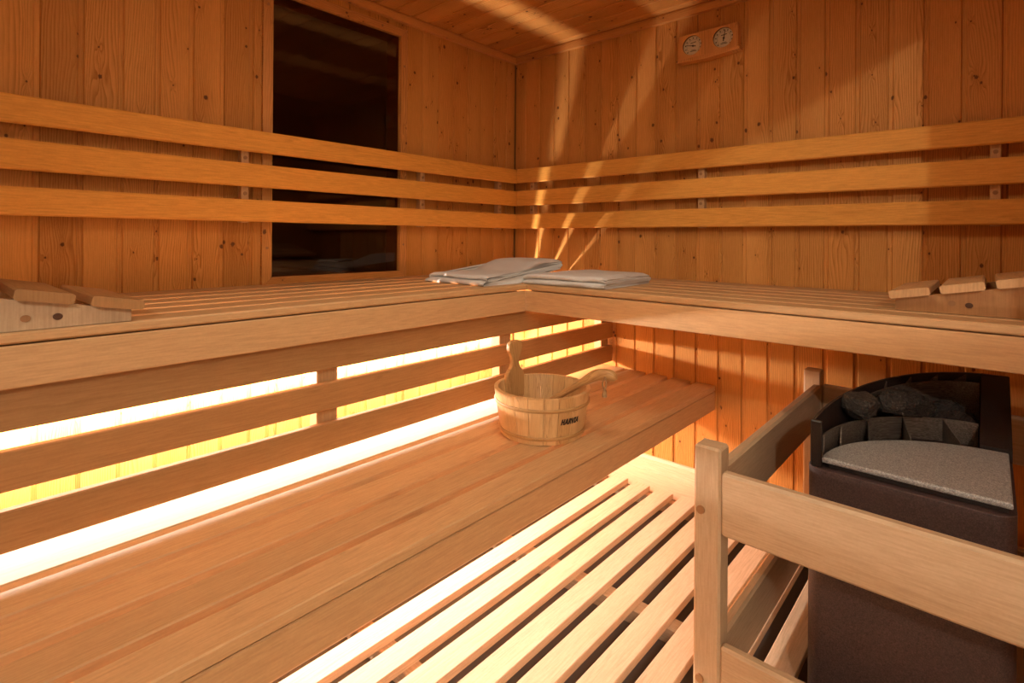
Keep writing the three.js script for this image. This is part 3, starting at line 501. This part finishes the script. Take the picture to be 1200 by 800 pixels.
{
  // second towel: flat on the bench corner
  const c2 = [0.80, BTOP + 0.001, 0.47];
  const g2 = folded(4, 0.36, 0.0095, 0.36, (l, h, w) => { const a = -0.06, x = w * Math.cos(a) - l * Math.sin(a), z = w * Math.sin(a) + l * Math.cos(a); return [x, h, z]; }, 3);
  const m2 = new THREE.Mesh(g2, towelMat); m2.name = numbered('folded_towel'); m2.position.set(...c2); m2.castShadow = m2.receiveShadow = true; m2.userData = { label: 'flat folded grey towel lying on the bench behind the heater', category: 'towel', group: 'towels on the bench corner' }; scene.add(m2);
  // first towel: flat at one end, its other end riding up on the second towel
  const c1 = [0.455, BTOP + 0.001, 0.62];
  const g1 = folded(4, 0.46, 0.0090, 0.33, (l, h, w) => { const lift = 0.046 * sstep(-l + 0.25 * Math.max(0, w), -0.02, 0.17) ; return [w, h + lift, l]; }, 8);
  const m1 = new THREE.Mesh(g1, towelMat); m1.name = numbered('folded_towel'); m1.position.set(...c1); m1.castShadow = m1.receiveShadow = true; m1.userData = { label: 'folded grey towel with its end propped up on the other towel', category: 'towel', group: 'towels on the bench corner' }; scene.add(m1);
}

// ---------------------------------------------------------------- headrests
function headrest(label, frame, pos, depth, slats, wedge, dowels, sideMat, slatMats) {
  // frame(l, y, d): l along the wedge (rising), d from the front board backwards
  const t = thing('headrest', label, 'headrest', pos, 'wooden headrests');
  for (const d of [0.006, depth]) part(t, 'side_board', prism(wedge, d, d + 0.022, (l, y, dd) => frame(l, y, dd)), sideMat, [0, 0, 0]);
  for (const [l, y, ang, w] of slats) {
    const c = Math.cos(ang), s = Math.sin(ang), th = 0.02, poly = [[-w / 2, 0.003], [-w / 2 + 0.004, 0], [w / 2 - 0.004, 0], [w / 2, 0.003], [w / 2, th - 0.003], [w / 2 - 0.004, th], [-w / 2 + 0.004, th], [-w / 2, th - 0.003]].map(([a, b]) => [l + a * c - b * s, y + a * s + b * c]);
    part(t, 'slat', prism(poly, -0.012, depth + 0.035, (a, b, dd) => frame(a, b, dd)), pick(slatMats), [0, 0, 0]);
  }
  for (const [l, y, dark] of dowels) {
    const ring = []; for (let i = 0; i < 16; i++) { const a = i / 16 * 2 * Math.PI; ring.push([l + 0.0075 * Math.cos(a), y + 0.0065 * Math.sin(a)]); }
    part(t, 'dowel', prism(ring, 0.0045, 0.02, (a, b, dd) => frame(a, b, dd)), dark ? M.dowelDark : M.plug, [0, 0, 0]);
  }
  return t;
}
{
  const k = 0.19, a = Math.atan(k), z0 = 1.935, top = (l) => 0.941 + k * (l - z0);
  headrest('wooden slatted headrest on the bench below the window wall', (l, y, d) => [0.662 - d, y, l], [0.5, BTOP, 2.1], 0.30,
    [0, 1, 2, 3].map((i) => [1.962 + 0.112 * i, top(1.962 + 0.112 * i) + 0.0008, a, 0.088]),
    [[z0, BTOP + 0.001], [2.36, BTOP + 0.001], [2.36, top(2.36)], [z0, top(z0)]], [[2.052, 0.938, 1], [2.098, 0.939, 0]], M.guard, M.brown);  // brown slats: the shade on their tops is put into the colour
  const k2 = 0.19, a2 = Math.atan(k2), x0 = 1.80, top2 = (l) => 0.946 + k2 * (l - x0);
  headrest('wooden slatted headrest on the bench behind the heater', (l, y, d) => [l, y, 0.556 - d], [2.0, BTOP, 0.4], 0.30,
    [0, 1, 2, 3].map((i) => [1.831 + 0.102 * i, top2(1.831 + 0.102 * i) + 0.0008, a2, 0.084]),
    [[x0, BTOP + 0.001], [2.2, BTOP + 0.001], [2.2, top2(2.2)], [x0, top2(x0)]], [[1.944, 0.940, 1], [1.912, 0.942, 0]], M.brown[2], M.bench);
}

// ---------------------------------------------------------------- gauge on the wall
{
  const gx = 1.098, gy = 1.914;
  const t = thing('gauge_board', 'wooden wall gauge with two round dials for humidity and temperature', 'gauge', [gx, gy, 0]);
  const s = new THREE.Shape(); s.moveTo(-0.125, 0.054); s.lineTo(0.122, 0.056); s.lineTo(0.125, -0.046); s.quadraticCurveTo(0, -0.064, -0.130, -0.050); s.quadraticCurveTo(-0.133, 0, -0.125, 0.054);
  const holes = [[-0.067, 0.004], [0.063, 0.006]]; for (const [x, y] of holes) { const h = new THREE.Path(); h.absellipse(x, y, 0.0435, 0.0435, 0, 2 * Math.PI, true); s.holes.push(h); }
  part(t, 'board', new THREE.ExtrudeGeometry(s, { depth: 0.028, bevelEnabled: true, bevelThickness: 0.003, bevelSize: 0.003, bevelOffset: -0.003, bevelSegments: 2, curveSegments: 24 }), tint(spruceTex, 1.0, 0.95, 0.9), [gx, gy, 0.003]);
  part(t, 'ledge', prism([[-0.134, -0.052], [0.132, -0.046], [0.132, -0.056], [0, -0.067], [-0.134, -0.062]], 0, 0.040, (a, b, l) => [a, b, l]), tint(spruceTex, 1.05, 1.0, 0.95), [gx, gy, 0.001]);
  const dial = (kind) => {
    const cv = document.createElement('canvas'); cv.width = cv.height = 256; const c = cv.getContext('2d'); c.fillStyle = '#dccba6'; c.fillRect(0, 0, 256, 256);
    c.strokeStyle = '#3a2a20'; c.fillStyle = '#3a2a20'; c.lineWidth = 3;
    for (let i = 0; i <= 10; i++) { const a = Math.PI * (0.75 + 1.5 * i / 10), r = 102; c.beginPath(); c.arc(128 + r * Math.cos(a), 128 + r * Math.sin(a), 8, 0, 7); c.fill(); }
    c.lineWidth = 2; c.beginPath(); c.arc(128, 128, 84, Math.PI * 0.75, Math.PI * 2.25); c.stroke();
    c.lineWidth = 9; c.beginPath(); c.moveTo(92, 88); c.lineTo(164, 80); c.stroke(); c.beginPath(); c.moveTo(86, 192); c.lineTo(170, 192); c.stroke(); c.lineWidth = 6; c.beginPath(); c.moveTo(100, 178); c.lineTo(156, 178); c.stroke();
    const x = new THREE.CanvasTexture(cv); x.colorSpace = THREE.SRGBColorSpace; return new THREE.MeshStandardMaterial({ map: x, roughness: 0.5 });
  };
  const black = new THREE.MeshStandardMaterial({ color: new THREE.Color().setRGB(0.05, 0.03, 0.02), roughness: 0.5 });
  const rimMat = new THREE.MeshStandardMaterial({ color: new THREE.Color().setRGB(0.12, 0.07, 0.04), roughness: 0.4 });
  holes.forEach(([x, y], i) => {
    const d = part(t, 'dial', new THREE.CircleGeometry(0.0425, 40), dial(i), [gx + x, gy + y, 0.021], 'pale round dial');
    part(d, 'rim', new THREE.TorusGeometry(0.0425, 0.0028, 10, 44), rimMat, [gx + x, gy + y, 0.029]);
    const n = new THREE.Shape(); n.moveTo(-0.0022, -0.012); n.lineTo(0.0022, -0.012); n.lineTo(0.0008, 0.034); n.lineTo(-0.0008, 0.034); const ng = new THREE.ExtrudeGeometry(n, { depth: 0.001, bevelEnabled: false });
    const nm = part(d, 'needle', ng, black, [gx + x, gy + y, 0.0235]); nm.rotation.z = i ? -0.18 : 1.35;
    const hub = new THREE.CylinderGeometry(0.004, 0.004, 0.003, 14); hub.rotateX(Math.PI / 2); part(d, 'hub', hub, black, [gx + x, gy + y, 0.0245]);
  });
}

scene.traverse((o) => { if (o.isMesh) { o.castShadow = true; o.receiveShadow = true; } });
renderer.render(scene, camera);
